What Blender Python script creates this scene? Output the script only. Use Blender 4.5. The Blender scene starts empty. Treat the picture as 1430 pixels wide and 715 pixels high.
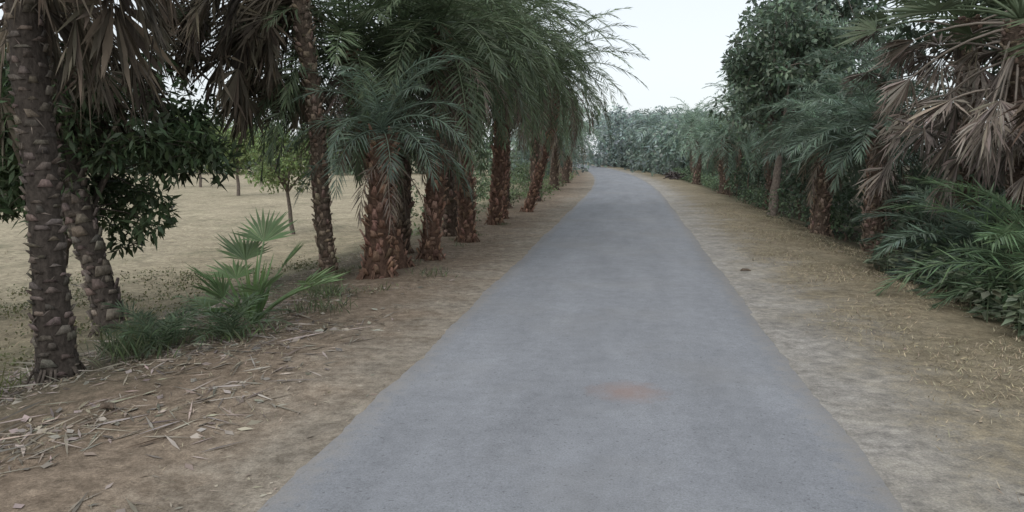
import bpy, math
import numpy as np
rng = np.random.default_rng(11)
S = bpy.context.scene
R = math.radians

# ------------------------------------------------------------------ materials
def nmat(name):
    m = bpy.data.materials.new(name); m.use_nodes = True
    nt = m.node_tree; nt.nodes.clear()
    return m, nt, nt.nodes, nt.links
def N(ns, t, **kw):
    n = ns.new(t)
    for k, v in kw.items():
        setattr(n, k, v)
    return n

def leaf_material(name, transl=0.3, rough=0.55):
    m, nt, ns, L = nmat(name)
    a = N(ns, 'ShaderNodeAttribute', attribute_name='Col')
    no = N(ns, 'ShaderNodeTexNoise'); no.inputs['Scale'].default_value = 7; no.inputs['Detail'].default_value = 1
    tc = N(ns, 'ShaderNodeTexCoord'); L.new(tc.outputs['Object'], no.inputs['Vector'])
    mr = N(ns, 'ShaderNodeMapRange'); mr.inputs['To Min'].default_value = .65; mr.inputs['To Max'].default_value = 1.35
    L.new(no.outputs['Fac'], mr.inputs['Value'])
    mx = N(ns, 'ShaderNodeVectorMath', operation='SCALE')
    L.new(a.outputs['Color'], mx.inputs[0]); L.new(mr.outputs[0], mx.inputs['Scale'])
    p = N(ns, 'ShaderNodeBsdfPrincipled'); p.inputs['Roughness'].default_value = rough
    p.inputs['Specular IOR Level'].default_value = .4
    L.new(mx.outputs[0], p.inputs['Base Color'])
    o = N(ns, 'ShaderNodeOutputMaterial')
    if transl>0:
        t = N(ns, 'ShaderNodeBsdfTranslucent'); L.new(mx.outputs[0], t.inputs['Color'])
        ms = N(ns, 'ShaderNodeMixShader'); ms.inputs[0].default_value = transl
        L.new(p.outputs[0], ms.inputs[1]); L.new(t.outputs[0], ms.inputs[2]); L.new(ms.outputs[0], o.inputs['Surface'])
    else: L.new(p.outputs[0], o.inputs['Surface'])
    return m

def bark_material(name):
    m, nt, ns, L = nmat(name)
    a = N(ns, 'ShaderNodeAttribute', attribute_name='Col')
    tc = N(ns, 'ShaderNodeTexCoord')
    mp = N(ns, 'ShaderNodeMapping'); mp.inputs['Scale'].default_value = (1,1,.6); L.new(tc.outputs['Object'], mp.inputs[0])
    no = N(ns, 'ShaderNodeTexNoise'); no.inputs['Scale'].default_value = 24; no.inputs['Detail'].default_value = 8
    no.inputs['Roughness'].default_value = .75
    L.new(mp.outputs[0], no.inputs['Vector'])
    mr = N(ns, 'ShaderNodeMapRange'); mr.inputs['From Min'].default_value = .3; mr.inputs['From Max'].default_value = .7
    mr.inputs['To Min'].default_value = .35; mr.inputs['To Max'].default_value = 1.65
    L.new(no.outputs['Fac'], mr.inputs['Value'])
    mx = N(ns, 'ShaderNodeVectorMath', operation='SCALE')
    L.new(a.outputs['Color'], mx.inputs[0]); L.new(mr.outputs[0], mx.inputs['Scale'])
    p = N(ns, 'ShaderNodeBsdfPrincipled'); p.inputs['Roughness'].default_value = .9
    p.inputs['Specular IOR Level'].default_value = .15
    L.new(mx.outputs[0], p.inputs['Base Color'])
    b = N(ns, 'ShaderNodeBump'); b.inputs['Strength'].default_value = 1; b.inputs['Distance'].default_value = .03
    L.new(no.outputs['Fac'], b.inputs['Height']); L.new(b.outputs[0], p.inputs['Normal'])
    o = N(ns, 'ShaderNodeOutputMaterial'); L.new(p.outputs[0], o.inputs['Surface'])
    return m
LEAF = leaf_material('leaf')
DRY = leaf_material('dry_leaf', 0, .85)
BARK = bark_material('bark')
MATS = [LEAF, BARK, DRY]

# ------------------------------------------------------------------ geometry collector
class Geo:
    def __init__(s): s.v=[]; s.f=[]; s.c=[]; s.m=[]; s.n=0
    def add(s, v, f, c, m):
        v=np.asarray(v,float).reshape(-1,3); f=np.asarray(f,int).reshape(-1,4)
        c=np.asarray(c,float)
        if c.ndim==1: c=np.tile(c,(len(v),1))
        s.v.append(v); s.f.append(f+s.n); s.c.append(c); s.m.append(np.full(len(f),m,np.int32)); s.n+=len(v)
    def build(s, name, mats=MATS):
        v=np.concatenate(s.v); f=np.concatenate(s.f); c=np.concatenate(s.c); mi=np.concatenate(s.m)
        me=bpy.data.meshes.new(name)
        me.vertices.add(len(v)); me.vertices.foreach_set('co', v.ravel().astype(np.float32))
        me.loops.add(len(f)*4); me.loops.foreach_set('vertex_index', f.ravel().astype(np.int32))
        me.polygons.add(len(f)); me.polygons.foreach_set('loop_start', (np.arange(len(f))*4).astype(np.int32))
        for m in mats: me.materials.append(m)
        me.polygons.foreach_set('material_index', mi)
        at=me.color_attributes.new('Col','FLOAT_COLOR','POINT')
        cc=np.ones((len(v),4),np.float32); cc[:,:3]=np.clip(c,0,1); at.data.foreach_set('color', cc.ravel())
        me.update(calc_edges=True)
        ob=bpy.data.objects.new(name, me); S.collection.objects.link(ob); return ob

def nrm(a): return a/np.maximum(np.linalg.norm(a,axis=-1,keepdims=True),1e-9)
def kites(g, B, D, Sd, L, W, col, mat=0, mid=.4, droop=0.0):
    n=len(B); L=np.broadcast_to(L,(n,))[:,None]; W=np.broadcast_to(W,(n,))[:,None]
    droop=np.broadcast_to(droop,(n,))[:,None]
    M=B+D*L*mid; T=B+D*L; T=T-np.array([0,0,1.])*droop*L
    M=M-np.array([0,0,1.])*droop*L*mid*.35
    V=np.stack([B, M+Sd*W/2, T, M-Sd*W/2],1).reshape(-1,3)
    F=np.arange(4*n).reshape(-1,4)
    col=np.asarray(col,float)
    if col.ndim==1: col=np.tile(col,(n,1))
    g.add(V,F,np.repeat(col,4,axis=0),mat)
def tube(g, P, rad, ns=8, col=(.1,.08,.06), mat=1):
    P=np.asarray(P,float); k=len(P); rad=np.broadcast_to(rad,(k,))
    T=nrm(np.gradient(P,axis=0)); ref=np.array([0.31,0.95,0.05]) if abs(T[0][2])>.5 else np.array([0.05,.1,1.])
    A=nrm(np.cross(T,ref)); Bv=np.cross(T,A)
    th=np.linspace(0,2*np.pi,ns,endpoint=False)
    V=P[:,None]+rad[:,None,None]*(A[:,None]*np.cos(th)[None,:,None]+Bv[:,None]*np.sin(th)[None,:,None])
    i=np.arange(k-1)[:,None]*ns; j=np.arange(ns)[None]; j2=(j+1)%ns
    F=np.stack([i+j,i+j2,i+ns+j2,i+ns+j],-1).reshape(-1,4)
    g.add(V.reshape(-1,3),F,col,mat)
def jit(col,n,a=.25,h=.1):
    col=np.asarray(col,float)
    return col[None]*(1+rng.uniform(-a,a,(n,1)))*(1+rng.uniform(-h,h,(n,3)))

# ------------------------------------------------------------------ terrain functions
def xc(y):
    y=np.asarray(y,float); t=np.maximum(y-28,0); return -.2-.00125*t*t
def sst(a,b,x):
    t=np.clip((x-a)/(b-a),0,1); return t*t*(3-2*t)
def hgt(off,y):
    off=np.asarray(off,float); y=np.asarray(y,float)
    z=-.62*sst(2.9,7.5,-off)-.4*sst(3.3,6.0,off)
    b=.5*np.sin(off*2.3+y*.7)+.5*np.sin(y*1.9-off*1.1)+.4*np.sin(off*5.1+2)*np.sin(y*4.3)
    return z+b*.022*sst(1.75,3.2,np.abs(off))
def gz(x,y): return float(hgt(x-xc(y),y))
def gzv(x,y): return hgt(x-xc(y),y)

# ------------------------------------------------------------------ ground
def ygrid():
    return np.concatenate([np.arange(-14,30,.2),np.arange(30,80,1.),np.arange(80,170,4.),np.arange(170,720,40.)])
def make_ground():
    ys=ygrid()
    offs=np.concatenate([-np.array([420,250,160,110,80,60,45,35,28,22,18,15,13,11.5]),np.arange(-10.5,-1.55,.22),[-1.5,-.8,0,.8,1.5],
                         np.arange(1.72,8,.22),[9,10.5,13,16,20,30,45,70,110,160,250,420]])
    O,Y=np.meshgrid(offs,ys)
    X=xc(np.minimum(Y,170))+O; Z=hgt(O,Y)
    k=len(offs); r=len(ys)
    i=np.arange(r-1)[:,None]*k; j=np.arange(k-1)[None]
    F=np.stack([i+j,i+j+1,i+k+j+1,i+k+j],-1).reshape(-1,4)
    me=bpy.data.meshes.new('ground')
    V=np.stack([X,Y,Z],-1).reshape(-1,3)
    me.from_pydata(V.tolist(),[],F.tolist())
    at=me.attributes.new('off','FLOAT','POINT'); at.data.foreach_set('value',O.ravel().astype(np.float32))
    me.polygons.foreach_set('use_smooth',np.ones(len(F),bool))
    ob=bpy.data.objects.new('ground',me); S.collection.objects.link(ob)
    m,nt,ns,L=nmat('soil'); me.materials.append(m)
    tc=N(ns,'ShaderNodeTexCoord'); a=N(ns,'ShaderNodeAttribute',attribute_name='off')
    def noise(sc,det=5,ro=.6,dist=0):
        n=N(ns,'ShaderNodeTexNoise'); n.inputs['Scale'].default_value=sc; n.inputs['Detail'].default_value=det
        n.inputs['Roughness'].default_value=ro; n.inputs['Distortion'].default_value=dist
        L.new(tc.outputs['Object'],n.inputs['Vector']); return n
    n1=noise(1.1,7,.65); n2=noise(9,9,.78); n3=noise(.25,3); n4=noise(70,4,.8); n5=noise(.7,6,.7,.6); n6=noise(2.6,7,.72,.4)
    def math_(op,x,y):
        q=N(ns,'ShaderNodeMath',operation=op)
        for idx,z in enumerate((x,y)):
            if isinstance(z,(int,float)): q.inputs[idx].default_value=z
            else: L.new(z,q.inputs[idx])
        return q.outputs[0]
    w=math_('MULTIPLY',math_('SUBTRACT',n1.outputs['Fac'],.5),2.8)
    w2=math_('MULTIPLY',math_('SUBTRACT',n2.outputs['Fac'],.5),1.5)
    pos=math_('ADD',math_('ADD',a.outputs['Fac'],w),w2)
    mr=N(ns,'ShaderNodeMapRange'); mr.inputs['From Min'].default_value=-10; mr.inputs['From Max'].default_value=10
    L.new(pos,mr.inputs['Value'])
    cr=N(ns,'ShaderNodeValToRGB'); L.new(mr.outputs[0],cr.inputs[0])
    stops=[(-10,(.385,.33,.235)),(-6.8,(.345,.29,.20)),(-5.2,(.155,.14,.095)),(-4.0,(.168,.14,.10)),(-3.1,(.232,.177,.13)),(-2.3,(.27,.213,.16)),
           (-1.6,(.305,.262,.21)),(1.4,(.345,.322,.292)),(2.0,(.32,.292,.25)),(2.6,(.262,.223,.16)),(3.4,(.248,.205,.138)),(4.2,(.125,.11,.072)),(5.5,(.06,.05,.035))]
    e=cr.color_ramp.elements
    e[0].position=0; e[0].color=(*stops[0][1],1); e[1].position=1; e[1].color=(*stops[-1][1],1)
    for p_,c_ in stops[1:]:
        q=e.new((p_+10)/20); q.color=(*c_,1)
    def rg(src,b0,b1,a0=.3,a1=.7):
        q=N(ns,'ShaderNodeMapRange'); q.inputs['From Min'].default_value=a0; q.inputs['From Max'].default_value=a1
        q.inputs['To Min'].default_value=b0; q.inputs['To Max'].default_value=b1; L.new(src,q.inputs['Value']); return q.outputs[0]
    gm=math_('MULTIPLY',rg(n5.outputs['Fac'],0,.6,.5,.66),rg(math_('ABSOLUTE',a.outputs['Fac'],0),0,1,2.4,4.5))
    mixg=N(ns,'ShaderNodeMix',data_type='RGBA'); L.new(gm,mixg.inputs[0]); L.new(cr.outputs[0],mixg.inputs[6]); mixg.inputs[7].default_value=(.205,.195,.125,1)
    sc=N(ns,'ShaderNodeVectorMath',operation='SCALE'); L.new(mixg.outputs[2],sc.inputs[0])
    br=math_('MULTIPLY',math_('MULTIPLY',rg(n2.outputs['Fac'],.5,1.5),rg(n4.outputs['Fac'],.65,1.35)),math_('MULTIPLY',rg(n3.outputs['Fac'],.85,1.12),rg(n6.outputs['Fac'],.72,1.2)))
    L.new(br,sc.inputs['Scale'])
    p=N(ns,'ShaderNodeBsdfPrincipled'); p.inputs['Roughness'].default_value=.95; p.inputs['Specular IOR Level'].default_value=.1
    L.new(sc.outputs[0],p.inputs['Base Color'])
    b=N(ns,'ShaderNodeBump'); b.inputs['Strength'].default_value=.7; b.inputs['Distance'].default_value=.03
    L.new(math_('ADD',n2.outputs['Fac'],math_('MULTIPLY',n4.outputs['Fac'],.4)),b.inputs['Height']); L.new(b.outputs[0],p.inputs['Normal'])
    o=N(ns,'ShaderNodeOutputMaterial'); L.new(p.outputs[0],o.inputs['Surface'])
make_ground()

def make_road():
    ys=np.concatenate([np.arange(-12,30,.07),np.arange(30,80,.5),np.arange(80,171,4.)])
    n=len(ys)
    def rag(ph):
        return .016*np.sin(ys*1.1+ph)+.01*np.sin(ys*3.1+ph*2)+.006*np.sin(ys*9.7+ph)+rng.normal(0,.006,n)
    l=-1.47+rag(1.); r_=1.49+rag(3.3)
    cols=[(l,-.006),(l+.015,.008),(l+.25,.014),(l*0-.7,.026),(l*0,.032),(l*0+.7,.026),(r_-.25,.014),(r_-.015,.008),(r_,-.006)]
    X=np.stack([c[0]+xc(ys) for c in cols],1); O=np.stack([c[0]+0*ys for c in cols],1)
    Z=np.stack([c[1]+0*ys for c in cols],1); Y=np.repeat(ys[:,None],len(cols),1)
    k=len(cols); i=np.arange(n-1)[:,None]*k; j=np.arange(k-1)[None]
    F=np.stack([i+j,i+j+1,i+k+j+1,i+k+j],-1).reshape(-1,4)
    me=bpy.data.meshes.new('road'); me.from_pydata(np.stack([X,Y,Z],-1).reshape(-1,3).tolist(),[],F.tolist())
    at=me.attributes.new('off','FLOAT','POINT'); at.data.foreach_set('value',O.ravel().astype(np.float32))
    me.polygons.foreach_set('use_smooth',np.ones(len(F),bool))
    ob=bpy.data.objects.new('road',me); S.collection.objects.link(ob)
    m,nt,ns,L=nmat('worn_asphalt'); me.materials.append(m)
    tc=N(ns,'ShaderNodeTexCoord'); a=N(ns,'ShaderNodeAttribute',attribute_name='off')
    def noise(sc,det=5,ro=.6,vec=None):
        q=N(ns,'ShaderNodeTexNoise'); q.inputs['Scale'].default_value=sc; q.inputs['Detail'].default_value=det
        q.inputs['Roughness'].default_value=ro; L.new(vec or tc.outputs['Object'],q.inputs['Vector']); return q
    mp=N(ns,'ShaderNodeMapping'); mp.inputs['Scale'].default_value=(1.6,.25,1); L.new(tc.outputs['Object'],mp.inputs[0])
    nl=noise(1.2,5,.6,mp.outputs[0]); nf=noise(95,5,.9); nm=noise(9,6,.7); nb=noise(.5,4,.6); nk=noise(38,2,.5); nq=noise(1.7,6,.7)
    def rng_(src,a0,a1,b0,b1):
        q=N(ns,'ShaderNodeMapRange'); q.inputs['From Min'].default_value=a0; q.inputs['From Max'].default_value=a1
        q.inputs['To Min'].default_value=b0; q.inputs['To Max'].default_value=b1; L.new(src,q.inputs['Value']); return q.outputs[0]
    def math_(op,x,y=0.):
        q=N(ns,'ShaderNodeMath',operation=op)
        for idx,z in enumerate((x,y)):
            if isinstance(z,(int,float)): q.inputs[idx].default_value=z
            else: L.new(z,q.inputs[idx])
        return q.outputs[0]
    br=math_('MULTIPLY',math_('MULTIPLY',rng_(nl.outputs['Fac'],.3,.7,.86,1.1),rng_(nf.outputs['Fac'],.3,.7,.6,1.4)),rng_(nm.outputs['Fac'],.3,.7,.9,1.1))
    br=math_('MULTIPLY',math_('MULTIPLY',br,rng_(nk.outputs['Fac'],.64,.72,1.,.68)),rng_(nq.outputs['Fac'],.35,.65,.93,1.06))
    base=N(ns,'ShaderNodeVectorMath',operation='SCALE'); base.inputs[0].default_value=(.256,.263,.281); L.new(br,base.inputs['Scale'])
    ab=math_('ABSOLUTE',a.outputs['Fac'])
    ed=math_('ADD',ab,math_('MULTIPLY',math_('SUBTRACT',nm.outputs['Fac'],.5),.6))
    ef=rng_(ed,1.28,1.6,0,.8)
    mix=N(ns,'ShaderNodeMix',data_type='RGBA'); L.new(ef,mix.inputs[0]); L.new(base.outputs[0],mix.inputs[6]); mix.inputs[7].default_value=(.30,.27,.235,1)
    mp2=N(ns,'ShaderNodeMapping'); mp2.inputs['Location'].default_value=(-.02,-5.12,0); L.new(tc.outputs['Object'],mp2.inputs[0])
    mp3=N(ns,'ShaderNodeMapping'); mp3.inputs['Scale'].default_value=(1,1.15,0.0); L.new(mp2.outputs[0],mp3.inputs[0])
    ln=N(ns,'ShaderNodeVectorMath',operation='LENGTH'); L.new(mp3.outputs[0],ln.inputs[0])
    d=math_('ADD',ln.outputs['Value'],math_('MULTIPLY',math_('SUBTRACT',nm.outputs['Fac'],.5),.4))
    sf=rng_(d,.06,.32,.6,0)
    mix2=N(ns,'ShaderNodeMix',data_type='RGBA'); L.new(sf,mix2.inputs[0]); L.new(mix.outputs[2],mix2.inputs[6]); mix2.inputs[7].default_value=(.30,.20,.165,1)
    pf=rng_(nb.outputs['Fac'],.5,.7,0,.4)
    mix3=N(ns,'ShaderNodeMix',data_type='RGBA'); L.new(pf,mix3.inputs[0]); L.new(mix2.outputs[2],mix3.inputs[6]); mix3.inputs[7].default_value=(.272,.264,.255,1)
    p=N(ns,'ShaderNodeBsdfPrincipled'); p.inputs['Roughness'].default_value=.85; p.inputs['Specular IOR Level'].default_value=.25
    L.new(mix3.outputs[2],p.inputs['Base Color'])
    b=N(ns,'ShaderNodeBump'); b.inputs['Strength'].default_value=.7; b.inputs['Distance'].default_value=.007
    L.new(nf.outputs['Fac'],b.inputs['Height']); L.new(b.outputs[0],p.inputs['Normal'])
    o=N(ns,'ShaderNodeOutputMaterial'); L.new(p.outputs[0],o.inputs['Surface'])
make_road()

# ------------------------------------------------------------------ palms
GREEN=np.array([.132,.170,.098]); BLUEG=np.array([.142,.190,.142]); DEAD=np.array([.23,.185,.145]); BROWN=np.array([.19,.14,.108])

def frond(g,o,az,el,L,droop,n=50,lf=.38,col=GREEN,mat=0,wid=.026,hang=.0):
    m=12; s=np.linspace(0,1,m); e=np.maximum(el-droop*s**1.1,R(-86))
    h=np.array([math.cos(az),math.sin(az),0]); T=np.cos(e)[:,None]*h+np.sin(e)[:,None]*np.array([0,0,1.])
    P=np.array(o)+np.concatenate([[[0,0,0]],np.cumsum((T[1:]+T[:-1])/2,axis=0)])*L/(m-1)
    Sd=np.array([-math.sin(az),math.cos(az),0.]); tw=rng.uniform(-.5,.5)
    tube(g,P,np.linspace(.016,.004,m)*(L/2)**.5,3,np.array(col)*1.25,mat)
    q=np.tile(np.linspace(.1,1,n),2)+rng.uniform(-.01,.01,2*n); q=np.clip(q,0,1); sg=np.repeat([1,-1],n)
    B=np.stack([np.interp(q,s,P[:,i]) for i in range(3)],1); Tt=nrm(np.stack([np.interp(q,s,T[:,i]) for i in range(3)],1))
    U=nrm(np.cross(Tt,Sd)); U=np.where(U[:,2:3]<0,-U,U)
    S2=nrm(Sd+tw*U)
    th=np.interp(q,[0,.2,.8,1],[1.25,1.05,.7,.25])+rng.normal(0,.1,2*n)
    lift=rng.normal(.25,.28,2*n)
    D=nrm(Tt*np.cos(th)[:,None]+S2*(sg*np.sin(th))[:,None]+U*lift[:,None]*np.sin(th)[:,None])
    ll=lf*np.interp(q,[0,.12,.35,.7,1],[.45,.85,1.0,.85,.45])*rng.uniform(.85,1.1,2*n)
    W=nrm(np.cross(D,U)+rng.normal(0,.35,(2*n,3)))
    fc=np.asarray(col)*rng.uniform(.65,1.4)
    kites(g,B,D,W,ll,wid*rng.uniform(.7,1.2,2*n),jit(fc,2*n,.3,.08),mat,.35,rng.uniform(.05,.3,2*n)+hang)

def fan(g,o,az,el,pet,Rr,col=GREEN,dead=False,nseg=34,spread=2.1):
    mat=2 if dead else 0
    m=6; s=np.linspace(0,1,m); e=np.maximum(el-(.7 if dead else .45)*s,R(-85))
    h=np.array([math.cos(az),math.sin(az),0]); T=np.cos(e)[:,None]*h+np.sin(e)[:,None]*np.array([0,0,1.])
    P=np.array(o)+np.concatenate([[[0,0,0]],np.cumsum((T[1:]+T[:-1])/2,axis=0)])*pet/(m-1)
    tube(g,P,np.linspace(.02,.011,m),4,np.array(col)*1.2,mat)
    c=P[-1]; Tt=T[-1]; Sd=np.array([-math.sin(az),math.cos(az),0.]); Sd=nrm(Sd+rng.normal(0,.45 if dead else .25,3)); U=nrm(np.cross(Tt,Sd))
    if U[2]<0: U=-U
    fc=np.asarray(col)*rng.uniform(.75,1.3)
    if dead: spread=rng.uniform(.7,1.9); nseg=26
    ph=np.linspace(-spread,spread,nseg)
    fold=rng.uniform(.1,.5)
    D=nrm(Tt*np.cos(ph)[:,None]+Sd*np.sin(ph)[:,None]+U*(fold*np.abs(np.sin(ph)))[:,None])
    B=np.tile(c,(nseg,1)); ll=Rr*(1-.25*(np.abs(ph)/spread)**2)*rng.uniform(.9,1.08,nseg)
    W=nrm(np.cross(D,np.tile(U,(nseg,1))))
    wz=2*ll*.55*math.tan(spread/nseg)*1.1
    if not dead:
        W=nrm(W+U*.5*np.where(np.arange(nseg)%2==0,1,-1)[:,None])
        kites(g,B,D,W,ll,wz,jit(fc,nseg,.2,.05),mat,.52,rng.uniform(.0,.16,nseg))
    else:
        gv=rng.uniform(0,.7)
        D=nrm(D+np.array([0,0,-gv])+rng.normal(0,.10,(nseg,3)))
        cc=jit(fc,nseg,.4,.06)
        W=nrm(W+U*.6*np.where(np.arange(nseg)%2==0,1,-1)[:,None]+rng.normal(0,.2,(nseg,3)))
        kites(g,B,D,W,ll*.75,wz*1.0,cc,mat,.6,.06)
        B2=B+D*(ll*.48)[:,None]
        D2=nrm(D*rng.uniform(.4,1.2,(nseg,1))+np.array([0,0,-.8])+rng.normal(0,.3,(nseg,3)))
        kites(g,B2,D2,nrm(W+rng.normal(0,.4,(nseg,3))),ll*rng.uniform(.25,.65,nseg),wz*.7,cc,mat,.3,.0)

def trunk(g,base,top,r0,r1,bend=(0,0),col=BROWN,boot=.11,blen=.13,out=.045,dens=1.0,flare=.35):
    base=np.array(base,float); top=np.array(top,float); H=np.linalg.norm(top-base)
    k=max(8,int(H/.08)); s=np.linspace(0,1,k)
    P=base+(top-base)*s[:,None]; P[:,0]+=bend[0]*np.sin(s*np.pi); P[:,1]+=bend[1]*np.sin(s*np.pi)
    P[:,:2]+=(np.stack([np.sin(s*H*2.1+base[1]),np.cos(s*H*1.7+base[0])],1)*.025)*np.sin(s*np.pi)[:,None]
    rad=(r0+(r1-r0)*s)*(1+.06*np.sin(s*H*3.3+base[0]*7))+r0*flare*np.exp(-s*H/.18); rad*=1+rng.normal(0,.04,k)
    tube(g,P,rad,14,np.array(col)*.5,1)
    n=int(H/.0125*dens*(r0+r1)/2/.15*.95*(.09/boot)); n=max(n,40)
    q=(np.arange(n)+.5)/n+rng.normal(0,.3/n,n); q=np.clip(q,0,1); ang=np.arange(n)*2.39996+rng.normal(0,.22,n)
    C=np.stack([np.interp(q,s,P[:,i]) for i in range(3)],1); rr=np.interp(q,s,rad)
    Z=nrm(np.stack([np.interp(q,s,np.gradient(P[:,i])) for i in range(3)],1))
    Rd=np.stack([np.cos(ang),np.sin(ang),0*ang],1); Rd=nrm(Rd-Z*(Rd*Z).sum(1,keepdims=True)); Tn=np.cross(Z,Rd)
    wb=boot*.5*rng.uniform(.6,1.3,n); wt=wb*rng.uniform(.2,.75,n); hh=blen*rng.uniform(.35,1.3,n); oo=out*rng.uniform(.1,1.9,n); tk=.02
    sk=rng.normal(0,.02,n)
    rr=rr*.97
    def pt(a,b,c): return C+Rd*a[:,None]+Tn*b[:,None]+Z*c[:,None]
    z0=0*hh
    V=np.stack([pt(rr-.02,-wb,z0),pt(rr-.02,wb,z0),pt(rr+.006,wb,z0),pt(rr+.006,-wb,z0),
                pt(rr+oo-tk,-wt+sk,hh),pt(rr+oo-tk,wt+sk,hh*.9),pt(rr+oo,wt+sk,hh*.86),pt(rr+oo,-wt+sk,hh*.96)],1)
    f=np.array([[0,1,2,3],[4,7,6,5],[3,2,6,7],[1,0,4,5],[0,3,7,4],[2,1,5,6]])
    F=(np.arange(n)[:,None,None]*8+f[None]).reshape(-1,4)
    cc=np.repeat(jit(col,n,.45,.07),8,axis=0).reshape(n,8,3); cc[:,4:]*=1.3; cc=cc.reshape(-1,3)
    g.add(V.reshape(-1,3),F,cc,1)
    nf=n; qi=rng.integers(0,n,nf); B=C[qi]+Rd[qi]*(rr[qi]+.01)[:,None]
    D=nrm(rng.normal(0,.7,(nf,3))+Rd[qi]*.3+Z[qi]*rng.uniform(-1,1,(nf,1)))
    kites(g,B,D,nrm(np.cross(D,Rd[qi])),rng.uniform(.04,.13,nf),.008,jit(np.array(col)*1.2,nf,.4,.05),2,.4,.2)
    for i in range(18):
        a=rng.uniform(0,6.28); p0=base+np.array([math.cos(a)*r0*1.2,math.sin(a)*r0*1.2,.14]); p1=base+np.array([math.cos(a)*r0*1.9,math.sin(a)*r0*1.9,-.03])
        tube(g,[p0,(p0+p1)/2+np.array([0,0,.01]),p1],[.014,.012,.007],4,np.array(col)*.8,1)
    return P[-1]

def date_palm(x,y,lean=(0,0),H=4,r=.16,L=2.4,nf=55,n=48,col=GREEN,tcol=BROWN,deadn=12,bend=(0,0),lf=.4,elmin=-25,wid=.028,name='date_palm',boot=.085,out=.045):
    g=Geo(); z=gz(x,y)-.04
    top=trunk(g,(x,y,z),(x+lean[0],y+lean[1],z+H),r,r*.85,bend,tcol,boot=boot,blen=.12,out=out,dens=1. if n>30 else .5)
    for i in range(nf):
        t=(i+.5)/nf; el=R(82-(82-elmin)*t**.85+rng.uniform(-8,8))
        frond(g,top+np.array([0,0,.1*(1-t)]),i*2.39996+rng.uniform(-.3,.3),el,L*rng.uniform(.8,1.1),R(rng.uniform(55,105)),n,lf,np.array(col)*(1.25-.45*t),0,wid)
    for i in range(deadn):
        frond(g,top-np.array([0,0,rng.uniform(.05,.35)]),rng.uniform(0,6.28),R(rng.uniform(-65,-15)),L*rng.uniform(.5,.85),R(70),n//2,lf*.8,DEAD*rng.uniform(.5,1.),2,wid,.3)
    return g.build(name)

def fan_palm(x,y,lean=(0,0),H=3.5,r=.17,nl=14,nd=22,pet=.9,Rr=.75,col=GREEN,tcol=BROWN,dcol=DEAD,bend=(0,0),dens=1.,azd=(0,6.28),drop=.6,eld=(-55,15),boot=.12,blen=.07,out=.035,elg=(80,-5)):
    g=Geo(); z=gz(x,y)-.04
    top=trunk(g,(x,y,z),(x+lean[0],y+lean[1],z+H),r,r*.9,bend,tcol,boot=boot,blen=blen,out=out,dens=dens*1.2)
    for i in range(nl):
        t=(i+.5)/nl
        fan(g,top,i*2.4+rng.uniform(-.3,.3),R(elg[0]+(elg[1]-elg[0])*t),pet*rng.uniform(.8,1.15),Rr*rng.uniform(.85,1.1),np.array(col)*rng.uniform(.8,1.2))
    for i in range(nd):
        fan(g,top-np.array([0,0,rng.uniform(.0,drop)]),rng.uniform(*azd),R(rng.uniform(*eld)),pet*rng.uniform(.5,1.25),Rr*rng.uniform(.7,1.05),dcol*rng.uniform(.4,1.2),True)
    return g.build('fan_palm')

GREYB=np.array([.155,.128,.108]); REDB=np.array([.235,.145,.105])
DK=np.array([.13,.105,.075])
# left row, near to far
fan_palm(-4.42,5.25,(-.15,.1),4.5,.125,12,24,1.1,.8,GREEN*.7,GREYB,DK,drop=.9,azd=(-1.2,2.4),out=.022,boot=.1,blen=.055)
fan_palm(-4.5,4.4,(-1.3,-.2),3.4,.14,8,6,1.0,.8,GREEN,GREYB)
fan_palm(-3.96,9.7,(-.28,-.1),4.5,.105,18,64,1.45,.85,GREEN*.85,np.array([.21,.16,.122]),DK*1.05,azd=(1.8,4.4),drop=.9,eld=(-45,20),boot=.075,blen=.09,out=.03)
fan_palm(-5.9,7.9,(-.9,.1),4.1,.15,18,34,1.2,.85,GREEN*.7,GREYB*1.1,DK,boot=.14,blen=.1,drop=.6,azd=(-1.5,1.5))
date_palm(-3.33,9.8,(.14,-.1),1.95,.17,1.5,26,42,BLUEG*1.05,REDB,7,lf=.32,elmin=-5,wid=.018)
date_palm(-3.3,10.7,(-.75,.2),3.1,.14,2.3,50,48,GREEN,REDB,14)
date_palm(-3.05,11.5,(.2,.1),3.5,.14,2.4,46,44,GREEN,REDB,12)
date_palm(-3.75,12.2,(.1,0),3.5,.15,2.4,42,42,GREEN*.9,BROWN,12)
date_palm(-3.0,14.0,(-.1,.1),3.8,.15,2.5,50,44,GREEN,REDB,16)
date_palm(-3.5,15.0,(-.4,.1),4.1,.15,2.5,42,38,GREEN,BROWN,12)
date_palm(-3.85,16.6,(.1,0),4.2,.17,2.7,50,42,GREEN,BROWN,14)
date_palm(-3.1,17.6,(.25,0),4.1,.15,2.6,46,40,GREEN,REDB,12)
date_palm(-3.2,18.9,(.15,0),4.4,.16,2.9,60,46,GREEN*1.05,REDB,18)
date_palm(-2.85,21.3,(.85,.2),3.9,.12,2.7,50,40,GREEN*1.05,REDB,16,bend=(.15,0))
date_palm(-3.7,22.5,(0,0),4.6,.18,2.8,46,34,GREEN,BROWN,12)
date_palm(-3.2,26,(.1,0),4.2,.17,2.6,44,30,GREEN*1.1,BROWN,12)
date_palm(-3.7,31,(.2,0),3.6,.17,2.4,42,28,GREEN*1.25,BROWN,10,wid=.035)
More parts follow.
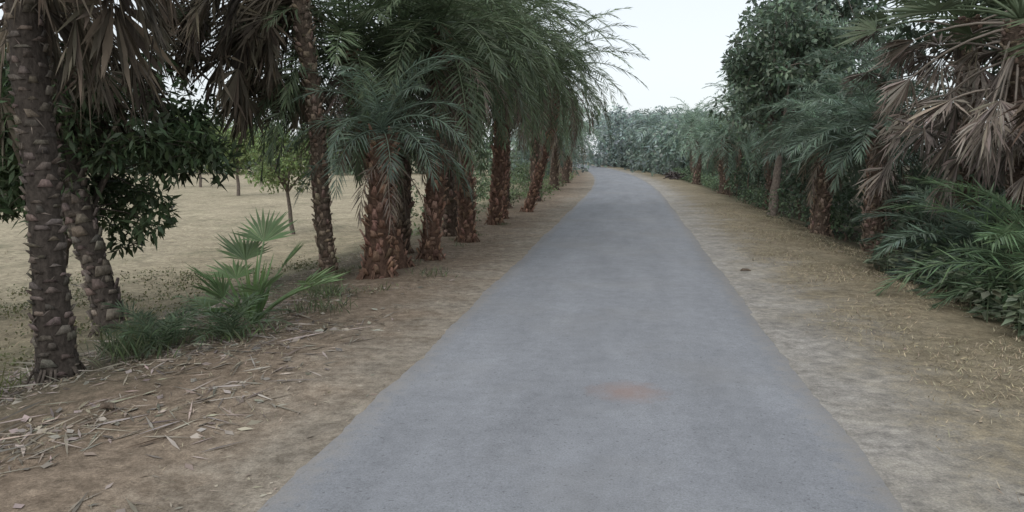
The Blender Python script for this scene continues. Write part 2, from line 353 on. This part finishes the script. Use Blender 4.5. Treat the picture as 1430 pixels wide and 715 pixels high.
# right row
GD=np.array([.245,.205,.172])
fan_palm(5.0,10.4,(-.3,.1),3.6,.2,20,52,1.25,.72,GREEN*1.05,BROWN,GD,drop=1.2,eld=(-55,35),elg=(80,10))
fan_palm(5.4,13.0,(-.3,.1),4.1,.2,18,50,1.4,.8,GREEN*1.05,BROWN,GD*.95,drop=1.5,eld=(-50,35),elg=(75,5))
fan_palm(5.7,7.9,(-.2,.1),3.3,.2,18,44,1.25,.8,GREEN*1.0,BROWN,np.array([.25,.175,.128]),drop=.8,eld=(-55,30),elg=(80,10))
date_palm(4.6,15.2,(-.1,0),2.2,.17,1.8,34,40,BLUEG*1.1,BROWN*1.1,5,elmin=5)
date_palm(4.1,17.3,(0,0),2.0,.17,1.6,30,36,BLUEG*1.05,BROWN*1.1,5,elmin=5)
date_palm(4.5,19.2,(.1,0),2.6,.17,1.8,34,34,BLUEG*1.05,BROWN*1.1,6,elmin=0)
date_palm(5.6,18.5,(0,0),3.6,.2,2.4,44,36,BLUEG*1.0,BROWN,10)
date_palm(4.45,8.9,(0,0),.4,.16,1.9,34,52,np.array([.13,.195,.105]),BROWN,3,elmin=5,wid=.022)
date_palm(4.6,11.2,(0,0),.5,.16,1.5,30,50,BLUEG*1.05,BROWN,3,elmin=0)
date_palm(4.9,6.9,(0,0),.3,.16,1.6,28,52,np.array([.11,.17,.09]),BROWN,2,elmin=5,wid=.022)
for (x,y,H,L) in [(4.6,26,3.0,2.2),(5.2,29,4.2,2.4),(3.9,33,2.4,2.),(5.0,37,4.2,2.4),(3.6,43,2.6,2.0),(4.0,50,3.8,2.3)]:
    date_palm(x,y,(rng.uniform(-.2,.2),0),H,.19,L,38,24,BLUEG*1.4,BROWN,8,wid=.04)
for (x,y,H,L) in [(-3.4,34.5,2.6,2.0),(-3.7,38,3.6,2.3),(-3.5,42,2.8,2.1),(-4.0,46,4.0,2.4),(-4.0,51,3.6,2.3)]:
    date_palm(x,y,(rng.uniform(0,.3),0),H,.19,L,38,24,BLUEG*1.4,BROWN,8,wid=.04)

# ------------------------------------------------------------------ broadleaf vegetation
def leaves(g,C,rad,n,size,col,asp=.4,flat=.8,mat=0,a=.3):
    p=rng.normal(0,1,(n,3)); p/=np.linalg.norm(p,axis=1,keepdims=True); p*=rng.uniform(.3,1,(n,1))**.5
    p[:,2]*=flat; P=np.array(C)+p*rad
    D=nrm(p*.6+rng.normal(0,.7,(n,3))+np.array([0,0,-.25])); W=nrm(np.cross(D,rng.normal(0,.5,(n,3))+np.array([0,0,1.])))
    sz=size*rng.uniform(.6,1.25,n)
    kites(g,P,D,W,sz,sz*asp,jit(col,n,a,.1),mat,.45,.1)
def tree(name,x,y,H0,cc,cr,nclump,cl_r,nleaf,size,col,tr=.1,tcol=BROWN,asp=.4,limbs=6):
    g=Geo(); z=gz(x,y)-.03; b=np.array([x,y,z]); cc=np.array(cc,float); cr=np.array(cr,float)
    f=np.array([x*.5+cc[0]*.5,y*.5+cc[1]*.5,z+H0])
    s=np.linspace(0,1,8)[:,None]; P=b+(f-b)*s; P[1:-1,:2]+=rng.normal(0,tr*.25,(6,2))
    tube(g,P,np.linspace(tr*1.25,tr*.8,8),9,tcol,1)
    ends=[]
    for i in range(limbs):
        d=nrm(rng.normal(0,1,3)); d[2]=abs(d[2])*.7; e=cc+d*cr*.6
        mid=(f+e)/2+rng.normal(0,.12,3)*cr; tube(g,[f,mid*.6+f*.4,mid,e],[tr*.65,tr*.5,tr*.35,tr*.12],6,tcol,1); ends+= [mid,e]
    ends=np.array(ends)
    for i in range(nclump):
        d=nrm(rng.normal(0,1,3)); c=cc+d*cr*rng.uniform(.35,1)**.6*rng.uniform(.75,1.08)
        k=ends[np.argmin(((ends-c)**2).sum(1))]
        tube(g,[k,(k+c)/2+rng.normal(0,.05,3),c],[tr*.16,tr*.1,tr*.05],4,tcol,1)
        leaves(g,c,cl_r*rng.uniform(.6,1.3),nleaf,size,np.array(col)*rng.uniform(.6,1.5),asp)
    return g.build(name)
MG=np.array([.08,.115,.058])
tree('mango_tree',-6.9,7.9,1.1,(-6.5,8.5,1.8),(1.75,1.3,1.25),125,.27,90,.16,MG,.07,GREYB*.8,.3)
tree('mango_tree',-8.7,8.6,1.2,(-8.7,8.9,2.3),(1.8,1.5,1.6),90,.34,90,.17,MG,.09,GREYB*.8,.3)
YG=np.array([.18,.235,.095])
tree('young_tree',-9.35,20.3,1.2,(-9.6,20.3,1.4),(1.15,1.0,.95),60,.28,50,.14,YG,.055,GREYB,.45)
tree('young_tree',-20.5,38,1.6,(-20.5,38,2.2),(1.6,1.6,1.4),44,.5,55,.25,YG,.08,GREYB,.45)
tree('young_tree',-28,47,1.8,(-28,47,2.6),(1.9,1.8,1.7),44,.55,55,.28,YG,.08,GREYB,.45)
tree('young_tree',-24,58,1.8,(-24,58,2.8),(2.2,1.8,1.9),44,.6,55,.3,YG*.9,.1,GREYB,.45)
tree('young_tree',-17,52,1.6,(-17,52,2.2),(1.8,1.8,1.5),40,.55,55,.28,YG*.9,.08,GREYB,.45)
tree('leafy_tree',3.95,22.3,1.7,(4.25,22.4,3.7),(1.9,2.0,2.1),150,.38,100,.17,np.array([.145,.19,.132]),.11,GREYB*1.2,.5,9)
tree('leafy_tree',6.3,26,2.2,(6.0,26,4.9),(2.5,2.2,2.5),120,.45,90,.22,np.array([.145,.188,.14]),.14,GREYB,.5,9)
tree('leafy_tree',6.8,34,2.6,(6.4,34,5.0),(2.4,2.2,2.3),90,.5,70,.28,np.array([.165,.21,.165]),.15,GREYB,.5,9)
tree('leafy_tree',8.0,15.5,2.5,(7.6,15.5,5.0),(2.8,2.4,2.3),110,.5,90,.22,np.array([.09,.125,.08]),.14,GREYB,.5,9)
tree('leafy_tree',8.5,11.0,2.2,(8.2,11.0,4.6),(2.4,2.4,2.3),100,.5,90,.22,np.array([.07,.10,.062]),.14,GREYB,.5,9)

def thicket(name,pts,nleaf,size,col,rad=.5,asp=.45):
    g=Geo()
    for (x,y,z) in pts:
        leaves(g,(x,y,z),rad*rng.uniform(.6,1.4),nleaf,size,np.array(col)*rng.uniform(.55,1.4)*(1+.014*max(0,y-15)),asp)  # leaf colour lightened with distance to imitate haze
    for (x,y,z) in pts[::4]:
        z0=gz(x,y); tube(g,[(x,y,z0-.05),(x+rng.uniform(-.1,.1),y,(z+z0)/2),(x,y,z)],[.03,.02,.01],4,BROWN*.7,1)
    return g.build(name)
pts=[]
for i in range(540):
    y=rng.uniform(3,62); t=rng.uniform(0,1); off=5.0+4.5*t
    hm=1.0+3.6*t+.8*math.sin(y*.6)
    x=float(xc(y))+off; pts.append((x,y,gz(x,y)+rng.uniform(.05,1)**.7*hm))
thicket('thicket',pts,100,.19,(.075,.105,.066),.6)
pts=[]
for i in range(130):
    y=rng.uniform(6,60); off=4.1+rng.uniform(0,1.0); x=float(xc(y))+off; pts.append((x,y,gz(x,y)+rng.uniform(.05,.6)))
thicket('verge_shrubs',pts,70,.11,(.105,.145,.082),.32)
g=Geo()
for i in range(60):
    y=rng.uniform(7.2,12.5); x=3.5+rng.uniform(0,.75); z=gz(x,y); h=rng.uniform(.12,.42)
    tube(g,[(x,y,z),(x,y+.02,z+h)],[.007,.005],4,GREEN,0)
    n=16; a=rng.uniform(0,6.28,n); D=nrm(np.stack([np.cos(a),np.sin(a),rng.uniform(-.3,.5,n)],1)); W=nrm(np.cross(D,[0,0,1.]))
    B=np.array([x,y,z])+np.stack([0*a,0*a,rng.uniform(.3,1,n)*h],1)+D*.04
    kites(g,B,D,W,rng.uniform(.09,.17,n),rng.uniform(.07,.12,n),jit((.20,.23,.155),n,.3,.08),0,.45,.25)
g.build('broadleaf_weeds')
pts=[]
for i in range(110):
    y=rng.uniform(23,60); off=-4.3-rng.uniform(0,3.); x=float(xc(y))+off; pts.append((x,y,gz(x,y)+rng.uniform(.05,1.3)))
thicket('verge_shrubs',pts,70,.16,(.085,.115,.06),.45)
pts=[]
for i in range(90):
    y=rng.uniform(14,60); off=-2.8-rng.uniform(0,1.5)-(.6 if y<22 else 0); x=float(xc(y))+off; pts.append((x,y,gz(x,y)+rng.uniform(.02,.3)))
thicket('low_shrubs',pts,60,.1,(.12,.155,.075),.26)

# distant trees: haze is painted in as paler, bluish leaf colours
def distant(name,spec,col,nl=90,size=.42,palm=.4,lo=.55):
    g=Geo()
    for (x,y,h,w) in spec:
        z=gz(x,min(y,150)); k=int(rng.integers(8,13)); c0=np.array(col)*rng.uniform(.8,1.2)
        tube(g,[(x,y,z),(x,y,z+h*.6)],[.22,.12],6,c0*.5,1)
        if rng.random()<palm:
            top=np.array([x,y,z+h*.78])
            for i in range(26): frond(g,top,i*2.4,R(rng.uniform(-40,80)),2.6,R(80),12,.8,c0,0,.14)
        else:
            for i in range(k):
                d=nrm(rng.normal(0,1,3)); c=np.array([x,y,z+h*.58])+d*np.array([w,w,h*.36])*rng.uniform(.4,.9)
                leaves(g,c,w*.55,nl,size,c0*rng.uniform(.75,1.25),.6)
        for i in range(4):
            leaves(g,(x+rng.uniform(-2.5,2.5),y+rng.uniform(-2,2),z+rng.uniform(.2,1.8)),1.4,nl,size,c0*rng.uniform(lo,.95),.6)
    return g.build(name)
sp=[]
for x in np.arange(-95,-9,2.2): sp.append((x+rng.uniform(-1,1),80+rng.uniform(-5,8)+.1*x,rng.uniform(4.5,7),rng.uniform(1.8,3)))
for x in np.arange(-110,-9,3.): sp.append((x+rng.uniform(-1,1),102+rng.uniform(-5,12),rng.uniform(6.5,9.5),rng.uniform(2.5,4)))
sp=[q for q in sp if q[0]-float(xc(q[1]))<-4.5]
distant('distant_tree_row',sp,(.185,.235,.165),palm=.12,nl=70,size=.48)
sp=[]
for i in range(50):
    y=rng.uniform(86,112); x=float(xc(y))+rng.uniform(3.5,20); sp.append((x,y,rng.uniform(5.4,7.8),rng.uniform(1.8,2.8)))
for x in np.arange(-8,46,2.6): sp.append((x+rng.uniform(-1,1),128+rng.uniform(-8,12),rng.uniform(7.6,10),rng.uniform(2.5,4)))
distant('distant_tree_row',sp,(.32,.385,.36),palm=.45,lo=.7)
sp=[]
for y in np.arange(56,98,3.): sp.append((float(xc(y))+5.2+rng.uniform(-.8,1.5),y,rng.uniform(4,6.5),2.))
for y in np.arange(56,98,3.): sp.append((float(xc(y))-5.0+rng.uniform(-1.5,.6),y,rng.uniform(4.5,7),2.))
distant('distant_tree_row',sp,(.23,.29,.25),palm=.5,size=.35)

# ------------------------------------------------------------------ small plants left
g=Geo(); x,y=-3.65,6.95; z=gz(x,y)
for az,el,pet,rr in [(1.6,82,.85,.46),(2.2,72,.7,.42),(0.1,50,.65,.42),(-.4,42,.95,.40),(3.3,62,.5,.40),(-1.6,45,.4,.38),(2.4,55,.6,.40),(-2.6,60,.4,.36),(.9,72,.62,.40),(-.9,58,.55,.36),(2.9,38,.45,.36)]:
    fan(g,(x,y,z),az,R(el),pet,rr,np.array([.155,.225,.105]),False,20,1.4)
for i in range(34):
    a=rng.uniform(0,6.28); D=nrm(np.array([[math.cos(a)*.35,math.sin(a)*.35,1.]])); kites(g,np.array([[x,y,z]])+rng.normal(0,.04,(1,3)),D,nrm(np.cross(D,[[.3,1,0]])),rng.uniform(.3,.75),.045,jit((.155,.235,.09),1),0,.5)
g.build('fan_palm_seedling')
def sedge(x,y,n,h,col,sp=.12,name='grass_tuft'):
    g=Geo(); z=gz(x,y); a=rng.uniform(0,6.28,n); t=rng.uniform(.1,1.0,n)
    D=nrm(np.stack([np.cos(a)*t,np.sin(a)*t,np.ones(n)],1)); B=np.array([x,y,z])+np.stack([rng.normal(0,sp,n),rng.normal(0,sp,n),0*a],1)
    kites(g,B,D,nrm(np.cross(D,rng.normal(0,1,(n,3)))),h*rng.uniform(.5,1.1,n),.012,jit(col,n,.4,.12),0,.4,rng.uniform(.1,.4,n)); return g.build(name)
for (x,y,n,h,c) in [(-4.05,5.75,260,.36,(.12,.15,.08)),(-4.35,6.1,220,.34,(.12,.14,.08)),(-3.55,6.35,150,.24,(.14,.18,.09)),(-3.45,8.3,160,.24,(.14,.17,.09)),
                    (-3.7,8.7,120,.22,(.14,.16,.09)),(-3.2,7.6,120,.22,(.14,.16,.09)),(-2.6,9.9,60,.2,(.14,.16,.09)),(-3.0,8.6,40,.16,(.17,.17,.1)),(-4.9,6.9,160,.3,(.15,.18,.09)),(-4.9,5.0,160,.28,(.18,.20,.08))]:
    sedge(x,y,n,h,c,.14)
for i in range(26):
    y=rng.uniform(5,20); x=-rng.uniform(2.7,4.6); sedge(x,y,int(rng.integers(15,50)),rng.uniform(.08,.2),(.17,.18,.105),.07)
for (x,y) in [(-4.0,5.95),(-3.55,6.3),(-4.3,6.3)]:
    g=Geo()
    for i in range(12): frond(g,(x,y,gz(x,y)),i*2.4,R(rng.uniform(30,75)),rng.uniform(.45,.7),R(60),22,.2,np.array([.10,.14,.08]),0,.013)
    g.build('date_palm_seedling')
pts=[(rng.uniform(-10,-5),rng.uniform(6,13)) for i in range(110)]
g=Geo()
for (x,y) in pts: leaves(g,(x,y,gz(x,y)+.06),rng.uniform(.15,.4),60,.045,np.array([.18,.185,.09])*rng.uniform(.6,1.1),.6,.3)
g.build('field_weeds')

# ------------------------------------------------------------------ litter & dry grass
def scatter(name,n,xr,yr,lr,wr,col,up=(.0,.2),mat=2,power=1.5,a=.35,edge=None):
    g=Geo(); y=yr[0]+(yr[1]-yr[0])*rng.uniform(0,1,n)**power
    u=rng.uniform(0,1,n)
    if edge is not None: u=u**edge
    off=xr[0]+(xr[1]-xr[0])*u; x=off+xc(y)
    keep=(np.sin(x*2.1+y*1.3)+np.sin(y*2.7-x*3.1)+np.sin(x*5.3+1)*.6+rng.normal(0,.8,n))>-.5
    x=x[keep]; y=y[keep]; n=len(x)
    z=gzv(x,y)+.006; az=rng.uniform(0,6.28,n); D=nrm(np.stack([np.cos(az),np.sin(az),rng.uniform(*up,n)],1))
    W=nrm(np.cross(D,np.array([0,0,1.])+rng.normal(0,.3,(n,3))))
    kites(g,np.stack([x,y,z],1),D,W,rng.uniform(*lr,n),rng.uniform(*wr,n),jit(col,n,a,.08),mat,.4,.02)
    return g.build(name)
scatter('dry_grass',30000,(-1.85,-4.8),(2.2,22),(.02,.06),(.003,.006),(.28,.235,.17),(.1,1.0),edge=.6,a=.55)
scatter('dry_grass',42000,(1.9,4.4),(2.2,26),(.03,.08),(.003,.007),(.32,.27,.18),(.1,1.1),edge=.6,a=.55)
scatter('dry_grass',9000,(-5,-14),(5,26),(.04,.09),(.006,.012),(.33,.29,.19),(.2,1.1),edge=1)
scatter('leaf_litter',6500,(-2.0,-5.2),(2.2,14),(.04,.16),(.006,.022),(.26,.22,.175),(-.02,.12),edge=.6,a=.6)
scatter('leaf_litter',3200,(-2.1,-5.4),(2.0,8.5),(.15,.5),(.008,.024),(.28,.245,.205),(-.01,.06),edge=.65,a=.6)
scatter('leaf_litter',1300,(-2.0,-5.2),(2.2,9),(.05,.12),(.03,.06),(.28,.245,.205),(-.02,.2),edge=.65,a=.6)
scatter('leaf_litter',300,(-1.9,-1.2),(2.2,14),(.02,.07),(.006,.02),(.33,.28,.22),(.0,.1))
scatter('leaf_litter',1100,(1.8,4.4),(2.5,18),(.02,.07),(.008,.025),(.23,.19,.15),(.0,.15),edge=.6,a=.6)
scatter('leaf_litter',40,(-1.4,1.4),(2.6,16),(.015,.045),(.006,.015),(.15,.12,.10),(.2,.3))
g=Geo()
for (x,y,l,w) in [(1.62,10.9,.15,.05),(-3.3,4.3,.1,.06)]:
    z=gz(x,y)+.02; tube(g,[(x-l/2,y,z),(x-l/4,y,z+.015),(x+l/4,y+.02,z+.012),(x+l/2,y,z)],[.005,w*.4,w*.4,.005],6,(.17,.13,.10),1)
g.build('husk_debris')
g=Geo(); cx,cy=float(xc(50))+3.6,50
for i in range(60):
    p=np.array([cx+rng.normal(0,.4),cy+rng.normal(0,.8),.05+rng.uniform(0,.35)]); d=nrm(np.array([rng.normal()*.4,rng.normal()*.8,rng.normal()*.15])); l=rng.uniform(.4,.8)
    tube(g,[p-d*l/2,p,p+d*l/2],[.03,.04,.03],5,jit((.10,.085,.08),1)[0],1)
g.build('brushwood_pile')

# ------------------------------------------------------------------ light, sky, camera
w=bpy.data.worlds.new('World'); S.world=w; w.use_nodes=True
nt=w.node_tree; ns=nt.nodes; L=nt.links; ns.clear()
sk=N(ns,'ShaderNodeTexSky'); sk.sky_type='NISHITA'; sk.sun_disc=False; sk.sun_elevation=R(48); sk.sun_rotation=R(200)
sk.dust_density=1.5; sk.air_density=1.0; sk.ozone_density=1.0
hs=N(ns,'ShaderNodeHueSaturation'); hs.inputs['Saturation'].default_value=.4; L.new(sk.outputs[0],hs.inputs['Color'])
bg=N(ns,'ShaderNodeBackground'); bg.inputs['Strength'].default_value=.065; L.new(hs.outputs[0],bg.inputs['Color'])
bg2=N(ns,'ShaderNodeBackground'); bg2.inputs['Color'].default_value=(.90,.96,1.0,1); bg2.inputs['Strength'].default_value=.67
ad=N(ns,'ShaderNodeAddShader'); L.new(bg.outputs[0],ad.inputs[0]); L.new(bg2.outputs[0],ad.inputs[1])
o=N(ns,'ShaderNodeOutputWorld'); L.new(ad.outputs[0],o.inputs['Surface'])
sl=bpy.data.lights.new('sun','SUN'); sl.energy=1.4; sl.angle=R(60); sl.color=(1,.99,.975)
so=bpy.data.objects.new('sun',sl); S.collection.objects.link(so)
az=R(200); el=R(48)
from mathutils import Vector
dirv=Vector((math.sin(az)*math.cos(el),math.cos(az)*math.cos(el),math.sin(el)))
so.rotation_euler=dirv.to_track_quat('Z','Y').to_euler()
cd=bpy.data.cameras.new('camera'); cd.lens=26.9; cd.sensor_width=36; cd.clip_end=2000
co=bpy.data.objects.new('camera',cd); S.collection.objects.link(co)
co.location=(0,0,1.65); co.rotation_euler=(R(82.3),0,R(8.7)); S.camera=co
S.view_settings.view_transform='Standard'; S.view_settings.look='None'; S.view_settings.exposure=0
